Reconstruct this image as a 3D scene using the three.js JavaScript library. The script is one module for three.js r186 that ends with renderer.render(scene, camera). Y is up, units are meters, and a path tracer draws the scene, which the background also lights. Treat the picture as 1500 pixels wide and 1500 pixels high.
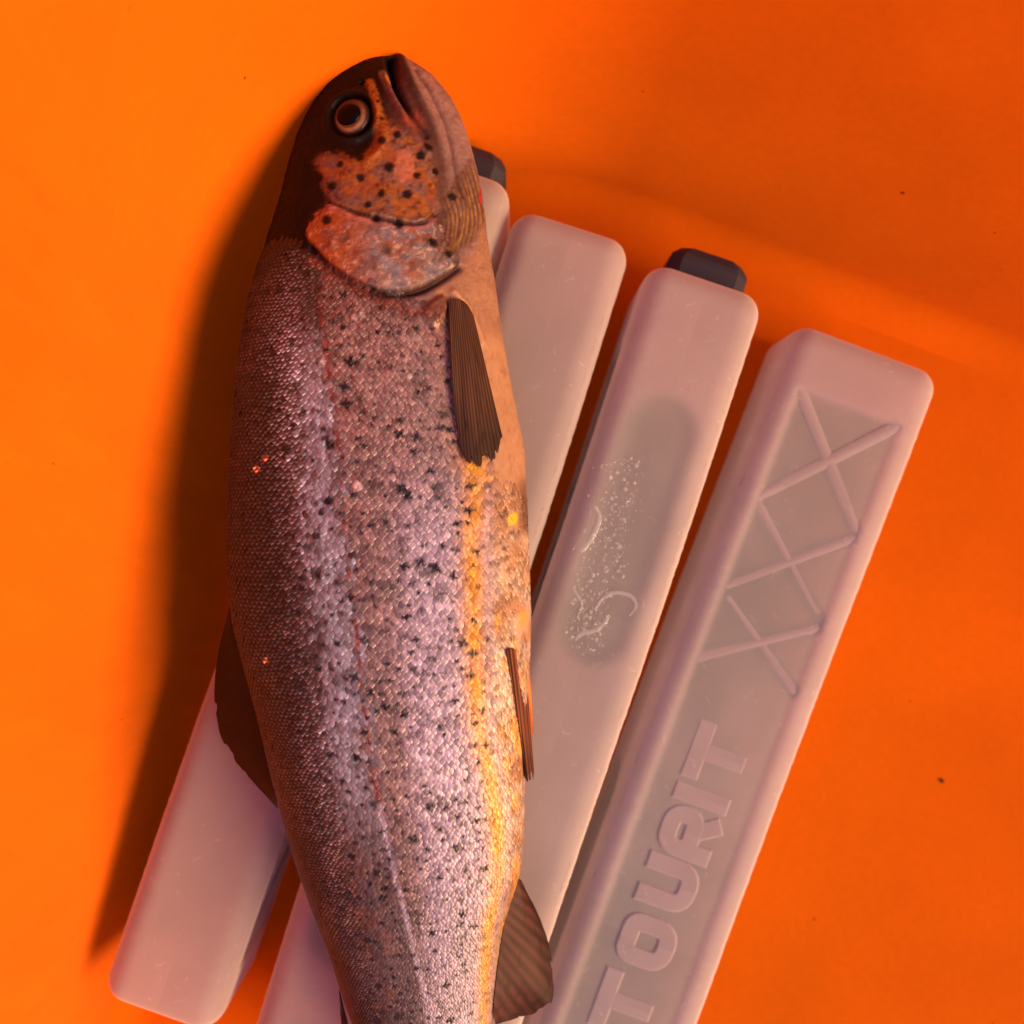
import * as THREE from 'three';
import { mergeGeometries } from 'three/addons/utils/BufferGeometryUtils.js';

// ---------------------------------------------------------------- camera, sky, sun, exposure
const CY = 0.347;                                  // lens height above the tub floor, metres
const scene = new THREE.Scene();
const camera = new THREE.PerspectiveCamera(53.13, 1, 0.02, 20);
camera.position.set(0, CY, 0);
camera.up.set(0, 0, -1);
camera.lookAt(0, 0, 0);
camera.focus = 0.262;
camera.userData.fStop = 9;
scene.add(camera);

const SKY = [0.60, 0.58, 1.05], SKY_POWER = 0.37;
{
  const w = 64, h = 32, d = new Float32Array(w * h * 4);
  for (let j = 0; j < h; j++) for (let i = 0; i < w; i++) {
    const e = (j + 0.5) / h * 2 - 1, k = SKY_POWER * (e > 0 ? 0.9 + 0.15 * e : 0.1), o = (j * w + i) * 4;
    d[o] = SKY[0] * k; d[o + 1] = SKY[1] * k; d[o + 2] = SKY[2] * k; d[o + 3] = 1;
  }
  const t = new THREE.DataTexture(d, w, h, THREE.RGBAFormat, THREE.FloatType);
  t.mapping = THREE.EquirectangularReflectionMapping;
  t.minFilter = t.magFilter = THREE.LinearFilter; t.needsUpdate = true;
  scene.background = t; scene.environment = t;
}
const sun = new THREE.DirectionalLight(new THREE.Color(1.0, 0.60, 0.28), 5.0);
sun.position.set(0.86, 0.50, 0.46);
sun.castShadow = true; sun.shadow.radius = 84;
sun.shadow.mapSize.set(2048, 2048);
Object.assign(sun.shadow.camera, { left: -0.6, right: 0.6, top: 0.6, bottom: -0.6, near: 0.1, far: 4 });
scene.add(sun, sun.target);

const renderer = new THREE.WebGLRenderer({ antialias: true });
renderer.setSize(1024, 1024);
renderer.toneMapping = THREE.LinearToneMapping;
renderer.toneMappingExposure = 1.66;
renderer.outputColorSpace = THREE.SRGBColorSpace;
renderer.shadowMap.enabled = true;

// ---------------------------------------------------------------- helpers
let seed = 7;
const rnd = () => { seed = (seed * 1664525 + 1013904223) >>> 0; return seed / 4294967296; };
const clamp = (x, a = 0, b = 1) => Math.min(b, Math.max(a, x));
const ss = (a, b, x) => { const t = clamp((x - a) / (b - a)); return t * t * (3 - 2 * t); };
const lerp = (a, b, t) => a + (b - a) * t;
const hash = (x, y) => { let h = (Math.imul(x | 0, 374761393) + Math.imul(y | 0, 668265263)) | 0; h = Math.imul(h ^ (h >>> 13), 1274126177); return ((h ^ (h >>> 16)) >>> 0) / 4294967296; };
function noise(x, y) {
  const xi = Math.floor(x), yi = Math.floor(y), fx = x - xi, fy = y - yi, u = fx * fx * (3 - 2 * fx), v = fy * fy * (3 - 2 * fy);
  return lerp(lerp(hash(xi, yi), hash(xi + 1, yi), u), lerp(hash(xi, yi + 1), hash(xi + 1, yi + 1), u), v);
}
const fbm = (x, y, n = 4) => { let s = 0, a = 0.5, t = 0; for (let i = 0; i < n; i++) { s += a * noise(x, y); t += a; a *= 0.5; x = x * 2.03 + 17.1; y = y * 2.03 + 5.3; } return s / t; };
const lin = (c) => { c /= 255; return c <= 0.04045 ? c / 12.92 : ((c + 0.055) / 1.055) ** 2.4; };
const rgb = (r, g, b) => [lin(r), lin(g), lin(b)];
const mix3 = (a, b, t) => [a[0] + (b[0] - a[0]) * t, a[1] + (b[1] - a[1]) * t, a[2] + (b[2] - a[2]) * t];
function table(pts) {                                // smooth (Catmull-Rom) interpolation of [t, value] rows
  return (t) => {
    const n = pts.length;
    if (t <= pts[0][0]) return pts[0][1];
    if (t >= pts[n - 1][0]) return pts[n - 1][1];
    let i = 0; while (t > pts[i + 1][0]) i++;
    const [x1, y1] = pts[i], [x2, y2] = pts[i + 1], d = x2 - x1;
    const m1 = i > 0 ? (y2 - pts[i - 1][1]) / (x2 - pts[i - 1][0]) : (y2 - y1) / d;
    const m2 = i < n - 2 ? (pts[i + 2][1] - y1) / (pts[i + 2][0] - x1) : (y2 - y1) / d;
    const u = (t - x1) / d, u2 = u * u, u3 = u2 * u;
    return (2 * u3 - 3 * u2 + 1) * y1 + (u3 - 2 * u2 + u) * d * m1 + (-2 * u3 + 3 * u2) * y2 + (u3 - u2) * d * m2;
  };
}
function segDist(px, py, a, b) {
  const dx = b[0] - a[0], dy = b[1] - a[1], t = clamp(((px - a[0]) * dx + (py - a[1]) * dy) / (dx * dx + dy * dy || 1e-9));
  return [Math.hypot(px - a[0] - t * dx, py - a[1] - t * dy), t];
}
function lineDist(px, py, pts) {                     // [distance, position along 0..1]
  let best = 1e9, at = 0;
  for (let i = 0; i < pts.length - 1; i++) { const [d, t] = segDist(px, py, pts[i], pts[i + 1]); if (d < best) { best = d; at = (i + t) / (pts.length - 1); } }
  return [best, at];
}
function polyDist(px, py, pts) {                     // signed distance, positive inside
  let inside = false, best = 1e9;
  for (let i = 0, j = pts.length - 1; i < pts.length; j = i++) {
    const [xi, yi] = pts[i], [xj, yj] = pts[j];
    if ((yi > py) !== (yj > py) && px < (xj - xi) * (py - yi) / (yj - yi) + xi) inside = !inside;
    best = Math.min(best, segDist(px, py, pts[i], pts[j])[0]);
  }
  return inside ? best : -best;
}
function smoothLine(pts, n, closed = false) {
  const c = new THREE.CatmullRomCurve3(pts.map((p) => new THREE.Vector3(p[0], p[1], p[2] || 0)), closed, 'centripetal');
  return c.getPoints(n).map((p) => [p.x, p.y, p.z]);
}
const at = (px, py, h) => new THREE.Vector3((px - 750) * (CY - h) / 1500, h, (py - 750) * (CY - h) / 1500);
function geo(pos, idx, col, uv) {
  const g = new THREE.BufferGeometry();
  g.setAttribute('position', new THREE.BufferAttribute(new Float32Array(pos), 3));
  if (col) g.setAttribute('color', new THREE.BufferAttribute(new Float32Array(col), 3));
  if (uv) g.setAttribute('uv', new THREE.BufferAttribute(new Float32Array(uv), 2));
  g.setIndex(pos.length / 3 > 65535 ? new THREE.BufferAttribute(new Uint32Array(idx), 1) : idx);
  g.computeVertexNormals();
  return g;
}
function part(name, g, m, parent, label) {
  const o = new THREE.Mesh(g, m); o.name = name; o.castShadow = o.receiveShadow = true;
  if (label) o.userData.label = label;
  (parent || scene).add(o);
  return o;
}
function thing(name, label, category, group) {
  const o = new THREE.Group(); o.name = name; scene.add(o);
  o.userData = { label, category }; if (group) o.userData.group = group;
  return o;
}

// ---------------------------------------------------------------- materials
function dataTex(w, h, fn, srgb) {
  const d = new Uint8Array(w * h * 4);
  for (let j = 0; j < h; j++) for (let i = 0; i < w; i++) { const c = fn(i, j), o = (j * w + i) * 4; d[o] = c[0]; d[o + 1] = c[1]; d[o + 2] = c[2]; d[o + 3] = 255; }
  const t = new THREE.DataTexture(d, w, h); t.wrapS = t.wrapT = THREE.RepeatWrapping;
  t.magFilter = t.minFilter = THREE.LinearFilter; if (srgb) t.colorSpace = THREE.SRGBColorSpace; t.needsUpdate = true;
  return t;
}
// fine scuffs: one field of short strokes shared by the packs (colour) and the tub (relief)
function strokes(w, h, n, len, curl) {
  const f = new Float32Array(w * h);
  for (let k = 0; k < n; k++) {
    let x = rnd() * w, y = rnd() * h, a = rnd() * 6.28; const L = len * (0.3 + rnd() * rnd() * 2.2), v = 0.25 + 0.75 * rnd(), c = (rnd() - 0.5) * curl;
    for (let s = 0; s < L; s++) {
      x += Math.cos(a); y += Math.sin(a); a += c + (rnd() - 0.5) * 0.25;
      const e = v * Math.sin(Math.PI * (s + 0.5) / L), i = ((x | 0) % w + w) % w, j = ((y | 0) % h + h) % h;
      f[j * w + i] = Math.max(f[j * w + i], e); const i2 = (i + 1) % w, j2 = (j + 1) % h; f[j * w + i2] = Math.max(f[j * w + i2], e * 0.6); f[j2 * w + i] = Math.max(f[j2 * w + i], e * 0.5);
    }
  }
  return f;
}
const scuffs = strokes(1024, 1024, 620, 10, 0.3);
for (let k = 0; k < 2600; k++) scuffs[(rnd() * 1024 * 1024) | 0] = 0.5 * rnd();
const packMap = dataTex(1024, 1024, (i, j) => {
  const c = fbm(i / 90, j / 90, 4), s = scuffs[j * 1024 + i] * 0.85, b = 216 + 22 * (c - 0.5);
  return [lerp(b, 255, s), lerp(b, 255, s), lerp(b, 255, s)];
}, true);
const packBump = dataTex(512, 512, (i, j) => { const v = 128 + 110 * (fbm(i / 3.1, j / 3.1, 3) - 0.5) + 90 * (fbm(i / 28, j / 28, 3) - 0.5); return [v, v, v]; });
const tubBump = dataTex(512, 512, (i, j) => { const v = 128 + 70 * (fbm(i / 2.2, j / 2.2, 2) - 0.5) + 60 * (fbm(i / 60, j / 60, 3) - 0.5); return [v, v, v]; });
packMap.repeat.set(1 / 0.24, 1 / 0.24); packBump.repeat.set(1 / 0.06, 1 / 0.06); tubBump.repeat.set(1 / 0.1, 1 / 0.1);

const tubScratch = strokes(1024, 1024, 70, 26, 0.06), tubDots = [];
for (let k = 0; k < 26; k++) tubDots.push([rnd() * 1024, rnd() * 1024, 0.7 + 1.5 * rnd() ** 2, 0.3 + 0.5 * rnd()]);
const tubMap = dataTex(1024, 1024, (i, j) => {
  const c = fbm(i / 140, j / 140, 4), f = fbm(i / 6, j / 6, 2); let b = 238 + 26 * (c - 0.5) + 8 * (f - 0.5), w = tubScratch[j * 1024 + i] * 0.16;
  for (const d of tubDots) { const q = Math.hypot(i - d[0], j - d[1]); if (q < d[2] * 1.6) b *= 1 - d[3] * ss(d[2] * 1.5, d[2] * 0.6, q); }
  return [lerp(b, 255, w), lerp(b, 255, w), lerp(b, 255, w)];
}, true);
tubMap.repeat.set(1 / 0.30, 1 / 0.30);
const M = {
  tub: new THREE.MeshPhysicalMaterial({ color: new THREE.Color().setRGB(1.0, 0.178, 0.0002), map: tubMap, roughness: 0.9, specularIntensity: 0.12, transmission: 0.35, thickness: 0, bumpMap: tubBump, bumpScale: 0.0001 }),
  pack: new THREE.MeshPhysicalMaterial({ color: new THREE.Color().setRGB(0.95, 0.81, 0.85), map: packMap, roughness: 0.88, transmission: 0.68, thickness: 0, bumpMap: packBump, bumpScale: 0.00012 }),
  shell: null,
  cap: new THREE.MeshPhysicalMaterial({ color: new THREE.Color().setRGB(0.030, 0.026, 0.040), roughness: 0.55, specularIntensity: 0.35 }),
  skin: new THREE.MeshPhysicalMaterial({ vertexColors: true, roughness: 0.5, specularIntensity: 0.2, clearcoat: 0.03, clearcoatRoughness: 0.2 }),
  scale: new THREE.MeshPhysicalMaterial({ vertexColors: true, roughness: 0.40, metalness: 0.15, specularIntensity: 0.65, clearcoat: 0.18, clearcoatRoughness: 0.22 }),
  fin: new THREE.MeshPhysicalMaterial({ vertexColors: true, roughness: 0.6, specularIntensity: 0.2, clearcoat: 0.04, clearcoatRoughness: 0.2, transmission: 0.06, thickness: 0 }),
  wetFin: new THREE.MeshPhysicalMaterial({ vertexColors: true, roughness: 0.45, specularIntensity: 0.25, clearcoat: 0.14, clearcoatRoughness: 0.1 }),
  iris: new THREE.MeshPhysicalMaterial({ vertexColors: true, roughness: 0.4, metalness: 0.1, specularIntensity: 0.4, clearcoat: 0.15, clearcoatRoughness: 0.1 }),
  pupil: new THREE.MeshPhysicalMaterial({ color: 0x050304, roughness: 0.3, specularIntensity: 0.12, clearcoat: 0.05, clearcoatRoughness: 0.05 }),
  water: new THREE.MeshPhysicalMaterial({ color: 0xffffff, roughness: 0.08, transmission: 0.85, thickness: 0, ior: 1.45 }),
  dirt: new THREE.MeshStandardMaterial({ color: 0x2a0d05, roughness: 0.9 }),
};

M.shell = M.pack.clone(); M.shell.vertexColors = true;

// ---------------------------------------------------------------- orange tub: floor, fillet, sloping walls, rolled rim, one moulded shell
const TUB = (() => {
  const a1 = 20.8 * Math.PI / 180, a2 = 12.8 * Math.PI / 180, Lx = 0.8, Lz = 0.64;
  const pl = at(368, 626, 0), pt = at(1060, 340, 0);   // a point on the left and on the upper edge of the floor
  const tl = (() => { const d1 = [Math.cos(a1), Math.sin(a1)], d2 = [-Math.sin(a2), Math.cos(a2)], den = d1[0] * d2[1] - d1[1] * d2[0], t = ((pl.x - pt.x) * d2[1] - (pl.z - pt.z) * d2[0]) / den; return { x: pt.x + d1[0] * t, z: pt.z + d1[1] * t }; })();
  const e1 = new THREE.Vector2(Math.cos(a1), Math.sin(a1)), e2 = new THREE.Vector2(-Math.sin(a2), Math.cos(a2));
  const p0 = new THREE.Vector2(tl.x, tl.z);
  const c = [p0.clone(), p0.clone().addScaledVector(e1, Lx), p0.clone().addScaledVector(e1, Lx).addScaledVector(e2, Lz), p0.clone().addScaledVector(e2, Lz)];
  const n = [new THREE.Vector2(e1.y, -e1.x), new THREE.Vector2(-e2.y, e2.x).negate(), new THREE.Vector2(-e1.y, e1.x), new THREE.Vector2(-e2.y, e2.x)];
  n[1] = new THREE.Vector2(e2.y, -e2.x); n[3] = new THREE.Vector2(-e2.y, e2.x);
  return { c, n };
})();
function tubRing(off, y, rc, lean = 0) {                        // rounded outline of the tub, pushed outwards by off
  const { c, n } = TUB, N = 14, out = [];
  const line = (i) => { const a = c[i].clone().addScaledVector(n[i], off + lean * [1, 1, 1, 0.3][i]); return [a, c[(i + 1) % 4].clone().sub(c[i]).normalize()]; };
  for (let i = 0; i < 4; i++) {                       // corner i joins side i-1 and side i
    const [a, da] = line((i + 3) % 4), [b, db] = line(i);
    const den = da.x * db.y - da.y * db.x, t = ((b.x - a.x) * db.y - (b.y - a.y) * db.x) / den, p = a.clone().addScaledVector(da, t);
    const half = Math.acos(clamp(-da.dot(db), -1, 1)) / 2, tan = rc / Math.tan(half), cen = p.clone().addScaledVector(da.clone().negate().add(db).normalize(), rc / Math.sin(half));
    const s = p.clone().addScaledVector(da, -tan).sub(cen), e = p.clone().addScaledVector(db, tan).sub(cen);
    const as = Math.atan2(s.y, s.x); let ae = Math.atan2(e.y, e.x); while (ae - as > Math.PI) ae -= 2 * Math.PI; while (ae - as < -Math.PI) ae += 2 * Math.PI;
    for (let k = 0; k <= N; k++) { const q = lerp(as, ae, k / N); out.push([cen.x + rc * Math.cos(q), y, cen.y + rc * Math.sin(q)]); }
  }
  return out;
}
function tubShell() {
  const pos = [], idx = [], uv = [], rf = 0.013, dr = 15 * Math.PI / 180, top = 0.20;
  const prof = [];
  for (let k = 0; k <= 10; k++) { const q = k / 10 * (Math.PI / 2 - 0.09); prof.push([-rf + rf * Math.sin(q), rf - rf * Math.cos(q), 0]); }
  const [o0, y0] = prof[prof.length - 1];
  for (let k = 1; k <= 12; k++) prof.push([o0, lerp(y0, top, k / 12), (top - y0) * k / 12 * Math.tan(dr)]);
  const oT = o0, lT = prof[prof.length - 1][2];
  for (let k = 1; k <= 8; k++) { const q = k / 8 * Math.PI; prof.push([oT + 0.009 - 0.009 * Math.cos(q), top + 0.009 * Math.sin(q), lT]); }
  prof.push([oT + 0.018, top - 0.012, lT], [oT + 0.0155, top - 0.012, lT], [oT + 0.0155, top, lT]);
  const rings = prof.map(([o, y, l]) => tubRing(o, y, 0.095 + o + l * 0.3, l)), n = rings[0].length;
  let run = 0;                                         // wall uv in metres: along the outline, and up the profile
  rings.forEach((r, q) => { if (q) run += Math.hypot(prof[q][0] - prof[q - 1][0] + prof[q][2] - prof[q - 1][2], prof[q][1] - prof[q - 1][1]); let s = 0; r.forEach((p, k) => { if (k) s += Math.hypot(rings[0][k][0] - rings[0][k - 1][0], rings[0][k][2] - rings[0][k - 1][2]); pos.push(...p); uv.push(s, run); }); });
  for (let r = 0; r < rings.length - 1; r++) for (let k = 0; k < n; k++) { const a = r * n + k, b = r * n + (k + 1) % n; idx.push(a, a + n, b, b, a + n, b + n); }
  const cap = (ring, y, up) => {                      // close the floor with a fan of rings so its shading stays flat
    const c0 = pos.length / 3, cx = 0.2, cz = 0.12; for (const p of rings[ring]) { pos.push(...p); uv.push(p[0], p[2]); } pos.push(cx, y, cz); uv.push(cx, cz);
    for (let k = 0; k < n; k++) { const a = c0 + k, b = c0 + (k + 1) % n; up ? idx.push(c0 + n, a, b) : idx.push(c0 + n, b, a); }
  };
  cap(0, 0, true);
  // make it face upwards inside
  const g = geo(pos, idx, null, uv);
  if (g.attributes.normal.getY(pos.length / 3 - 1) < 0) { for (let k = 0; k < idx.length; k += 3) { const t = idx[k]; idx[k] = idx[k + 1]; idx[k + 1] = t; } return geo(pos, idx, null, uv); }
  return g;
}
const tub = thing('plastic_tub', 'bright orange plastic tub with sloping smooth walls holding the trout and ice packs', 'tub');
part('basin', tubShell(), M.tub, tub);

// ---------------------------------------------------------------- ice packs
// local axes: x across the broad face (48 mm), y through (35 mm), z along; the cap sits at the -z end
const PW = 0.0485, PH = 0.0362, PL = 0.2665, MM = 0.001;
const tz = (t) => PL / 2 - t * 0.0002067;             // distance from the capless end, in traced units, to local z
function packBody() {
  const r = 0.0072, hx = PW / 2, hy = PH / 2, hz = PL / 2, pos = [], idx = [], uv = [], col = [];
  const ticks = (h, fine) => { const a = []; for (let k = 0; k <= 5; k++) a.push(-h + r * k / 5); const n = Math.max(2, Math.round((2 * h - 2 * r) / fine)); for (let k = 1; k < n; k++) a.push(lerp(-h + r, h - r, k / n)); for (let k = 0; k <= 5; k++) a.push(h - r + r * k / 5); return a; };
  const face = (ax, bx, cx, sgn, ha, hb, hc, fine) => {
    const A = ticks(ha, fine), B = ticks(hb, fine), base = pos.length / 3;
    for (const b of B) for (const a of A) {
      const p = [0, 0, 0]; p[ax] = a; p[bx] = b; p[cx] = sgn * hc;
      const q = [clamp(p[0], -hx + r, hx - r), clamp(p[1], -hy + r, hy - r), clamp(p[2], -hz + r, hz - r)], d = [p[0] - q[0], p[1] - q[1], p[2] - q[2]], L = Math.hypot(...d) || 1;
      const o = q.map((v, k) => v + d[k] / L * r); let thin = 0;                 // thin: how far the wall is blown thin over the grey gel
      if (cx === 1) {                                  // broad faces: a sunk panel with the lattice and the lettering
        const pd = Math.min(0.0170 - Math.abs(o[0]), tz(93) - o[2], o[2] - tz(1165));
        o[1] -= sgn * 0.0009 * ss(-0.0008, 0.0018, pd); thin = ss(-0.0002, 0.002, pd) * (0.75 + 0.5 * (fbm(o[0] * 90, o[2] * 60 + 5, 3) - 0.5));
        if (Math.abs(o[0]) > hx - r - 0.004) o[1] += sgn * 0.00018 * (noise(o[2] * 900, o[0] * 90 + 3) - 0.5);
      }
      if (cx === 0) {                                  // narrow faces: a long shallow finger dent near the cap
        const zc = -hz + 0.078, dd = Math.hypot(Math.max(0, Math.abs(o[2] - zc) - 0.030), o[1]);
        o[0] -= sgn * 0.0008 * ss(0.0128, 0.0060, dd); thin = 0.75 * ss(0.0132, 0.0085, dd);
      }
      const w = 0.00028 * (noise(o[2] * 700 + 9 * sgn, cx * 7.7 + 1) - 0.5) * ss(hy - r - 0.001, hy - r * 0.3, Math.abs(o[1])); // flash along the mould edge
      o[0] += w * Math.sign(o[0]);
      o[0] += 0.0004 * Math.sin(o[2] * 24 + 1) ; o[1] += 0.0003 * Math.sin(o[2] * 31);
      pos.push(...o); col.push(...mix3([1, 1, 1], [0.62, 0.74, 0.72], clamp(thin))); uv.push(o[ax] + (cx ? 0.06 * cx : 0), o[bx] + 0.03 * sgn);
    }
    const n = A.length;
    for (let j = 0; j < B.length - 1; j++) for (let i = 0; i < n - 1; i++) { const a = base + j * n + i; sgn > 0 ? idx.push(a, a + 1, a + n, a + 1, a + n + 1, a + n) : idx.push(a, a + n, a + 1, a + 1, a + n, a + n + 1); }
  };
  face(2, 0, 1, 1, hz, hx, hy, 0.0011); face(2, 0, 1, -1, hz, hx, hy, 0.0011);
  face(1, 2, 0, 1, hy, hz, hx, 0.0015); face(1, 2, 0, -1, hy, hz, hx, 0.0015);
  face(0, 1, 2, 1, hx, hy, hz, 0.003); face(0, 1, 2, -1, hx, hy, hz, 0.003);
  return geo(pos, idx, col, uv);
}
function extrude(shape, depth, bevel) {
  const g = new THREE.ExtrudeGeometry(shape, { depth, bevelEnabled: true, bevelThickness: bevel, bevelSize: bevel, bevelOffset: -bevel * 0.5, bevelSegments: 3, curveSegments: 8 });
  return g;
}
function strokeShape(pts, w, round = true) {           // outline of a thick open polyline
  const s = new THREE.Shape(), L = [], R = [];
  for (let i = 0; i < pts.length; i++) {
    const a = pts[Math.max(0, i - 1)], b = pts[Math.min(pts.length - 1, i + 1)];
    let dx = b[0] - a[0], dy = b[1] - a[1]; const l = Math.hypot(dx, dy); dx /= l; dy /= l;
    const p = pts[i], e = (!round ? 0 : i === 0 ? -w * 0.0 : 0);
    L.push([p[0] - dy * w / 2 + dx * e, p[1] + dx * w / 2 + dy * e]); R.push([p[0] + dy * w / 2 + dx * e, p[1] - dx * w / 2 + dy * e]);
  }
  const o = [...L, ...R.reverse()]; s.moveTo(...o[0]); for (const p of o.slice(1)) s.lineTo(...p); s.closePath();
  return s;
}
// rounded corners for polylines
function soften(pts, r) {
  const out = [pts[0]];
  for (let i = 1; i < pts.length - 1; i++) {
    const a = new THREE.Vector2(...pts[i - 1]), b = new THREE.Vector2(...pts[i]), c = new THREE.Vector2(...pts[i + 1]);
    const u = a.clone().sub(b), v = c.clone().sub(b), q = Math.min(r, u.length() / 2, v.length() / 2); u.normalize(); v.normalize();
    for (let k = 0; k <= 5; k++) { const t = k / 5, p0 = b.clone().addScaledVector(u, q), p2 = b.clone().addScaledVector(v, q); out.push([(1 - t) ** 2 * p0.x + 2 * t * (1 - t) * b.x + t * t * p2.x, (1 - t) ** 2 * p0.y + 2 * t * (1 - t) * b.y + t * t * p2.y]); }
  }
  out.push(pts[pts.length - 1]); return out;
}
// letters in a box: x along the reading direction, y up; metres
const LW = 0.0052, CH = 0.0172, HW = 0.0078;
const letterStrokes = {
  T: [[[-HW - 0.0012, CH - LW / 2], [HW + 0.0012, CH - LW / 2]], [[0, CH - LW * 0.6], [0, 0]]],
  I: [[[0, CH], [0, 0]]],
  O: [soften([[0, CH - LW / 2], [-HW + LW / 2, CH - LW / 2], [-HW + LW / 2, LW / 2], [HW - LW / 2, LW / 2], [HW - LW / 2, CH - LW / 2], [-0.0001, CH - LW / 2]], 0.0046)],
  U: [soften([[-HW + LW / 2, CH], [-HW + LW / 2, LW / 2], [HW - LW / 2, LW / 2], [HW - LW / 2, CH]], 0.0046)],
  R: [soften([[-HW + LW / 2, 0], [-HW + LW / 2, CH - LW / 2], [HW - LW / 2, CH - LW / 2], [HW - LW / 2, CH * 0.42], [-HW + LW, CH * 0.42]], 0.004), [[0.0002, CH * 0.45], [HW - LW * 0.45, 0]]],
};
const letterGeo = {};
for (const ch of 'TIOUR') {
  const gs = letterStrokes[ch].map((pl, k) => { const g = extrude(strokeShape(pl, LW - (k ? 0.0001 : 0)), 0.0004 - k * 0.00004, 0.0006); return g; });
  const g = mergeGeometries(gs);
  // x (reading) -> +z of the pack, y (up) -> -x seen from above, thickness -> +y
  g.applyMatrix4(new THREE.Matrix4().makeBasis(new THREE.Vector3(0, 0, 1), new THREE.Vector3(1, 0, 0), new THREE.Vector3(0, 1, 0)));
  letterGeo[ch] = g;
}
function bar(x0, z0, x1, z1, w, h) {                   // a rib lying in the panel
  const L = Math.hypot(x1 - x0, z1 - z0), s = new THREE.Shape(); const a = w / 2;
  s.moveTo(-a, 0); s.lineTo(-a * 0.75, h * 0.75); s.quadraticCurveTo(0, h * 1.25, a * 0.75, h * 0.75); s.lineTo(a, 0); s.closePath();
  const g = new THREE.ExtrudeGeometry(s, { depth: L, bevelEnabled: false, curveSegments: 6, steps: 1 });
  const d = new THREE.Vector3(x1 - x0, 0, z1 - z0).normalize(), y = new THREE.Vector3(0, 1, 0), x = new THREE.Vector3().crossVectors(y, d);
  g.applyMatrix4(new THREE.Matrix4().makeBasis(x, y, d).setPosition(x0, 0, z0));
  return g;
}
function capGeo() {                                    // stubby eight-sided screw cap with chamfered faces
  const oct = (r, c) => [[-r + c, -r], [r - c, -r], [r, -r + c], [r, r - c], [r - c, r], [-r + c, r], [-r, r - c], [-r, -r + c]];
  const rings = [[0.0124, 0.0036, 0], [0.0124, 0.0036, 0.0062], [0.0120, 0.0038, 0.0078], [0.0096, 0.003, 0.0104], [0.009, 0.003, 0.0107]], pos = [], idx = [];
  for (const [r, c, z] of rings) for (const [x, y] of oct(r, c)) pos.push(x, y, -z);
  for (let k = 0; k < rings.length - 1; k++) for (let i = 0; i < 8; i++) { const a = k * 8 + i, b = k * 8 + (i + 1) % 8; idx.push(a, a + 8, b, b, a + 8, b + 8); }
  const c = pos.length / 3; pos.push(0, 0, -0.0107); for (let i = 0; i < 8; i++) idx.push(c, c - 8 + (i + 1) % 8, c - 8 + i);
  let g = geo(pos, idx); g = g.toNonIndexed(); g.computeVertexNormals(); return g;
}
const X = [[93, 268], [270, 410], [411, 520]];
function buildPack(label) {
  const o = thing('ice_pack', label, 'ice pack', 'frosted ice packs laid side by side in the tub');
  part('shell', packBody(), M.shell, o);
  const ribs = [];
  for (const [t0, t1] of X) {
    ribs.push([bar(-0.0166, tz(t0), 0.0166, tz(t1), 0.0046, 0.0010), 0], [bar(0.0166, tz(t0), -0.0166, tz(t1), 0.0046, 0.00094), 0]);
  }
  for (const side of [1, -1]) {
    const q = new THREE.Matrix4().makeRotationZ(side > 0 ? 0 : Math.PI).setPosition(0, side * (PH / 2 - 0.0015), 0);
    for (const [g] of ribs) part('rib', g.clone().applyMatrix4(q), M.pack, o);
    for (const [ch, t] of [['T', 1035], ['O', 938], ['U', 846], ['R', 767], ['I', 711], ['T', 645]]) {
      const m = part('letter', letterGeo[ch], M.pack, o);
      m.applyMatrix4(new THREE.Matrix4().multiplyMatrices(q, new THREE.Matrix4().makeTranslation(-0.0086, -0.0002, tz(t))));
    }
  }
  const c = part('cap', capGeo(), M.cap, o); c.position.set(0, 0, -PL / 2 - 0.0002 + 0.0004);
  return o;
}
// place: middle of the visible end at pixel (px,py), leaning by deg from the picture's vertical
function placePack(o, px, py, deg, onEdge, capUp, y0 = 0) {
  const hgt = onEdge ? PW : PH, a = deg * Math.PI / 180, end = at(px, py, hgt + y0), d = new THREE.Vector3(Math.sin(a), 0, -Math.cos(a));
  const mid = end.clone().addScaledVector(d, -PL / 2); mid.y = hgt / 2 + y0;
  const z = d.clone().multiplyScalar(capUp ? -1 : 1), up = new THREE.Vector3(0, 1, 0);
  const m = new THREE.Matrix4();
  if (onEdge) { const x = up, y = new THREE.Vector3().crossVectors(z, x); m.makeBasis(x, y, z); } else m.makeBasis(new THREE.Vector3().crossVectors(up, z), up, z);
  o.quaternion.setFromRotationMatrix(m); o.position.copy(mid);
}
const packA = buildPack('leftmost frosted ice pack under the trout, its dark cap beside the trout\'s throat');
const more = (label) => { const c = packA.clone(); c.name = 'ice_pack_00' + (packN++); c.userData = { ...packA.userData, label }; scene.add(c); return c; };
let packN = 1;
const packB = more('capless smooth frosted ice pack between the trout and the pack with the water stain');
const packC = more('frosted ice pack with fully visible dark cap and a wet stain on top');
const packD = more('broad frosted ice pack at right with raised crossed ribs and raised lettering');
placePack(packA, 671, 236, 19.6, true, true, 0.0002);
placePack(packB, 845, 324, 17.8, true, false, 0.0002);
placePack(packC, 1043, 404, 18.6, true, true, 0.0002);
placePack(packD, 1278, 506, 20.6, false, false, 0.0002);

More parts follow.
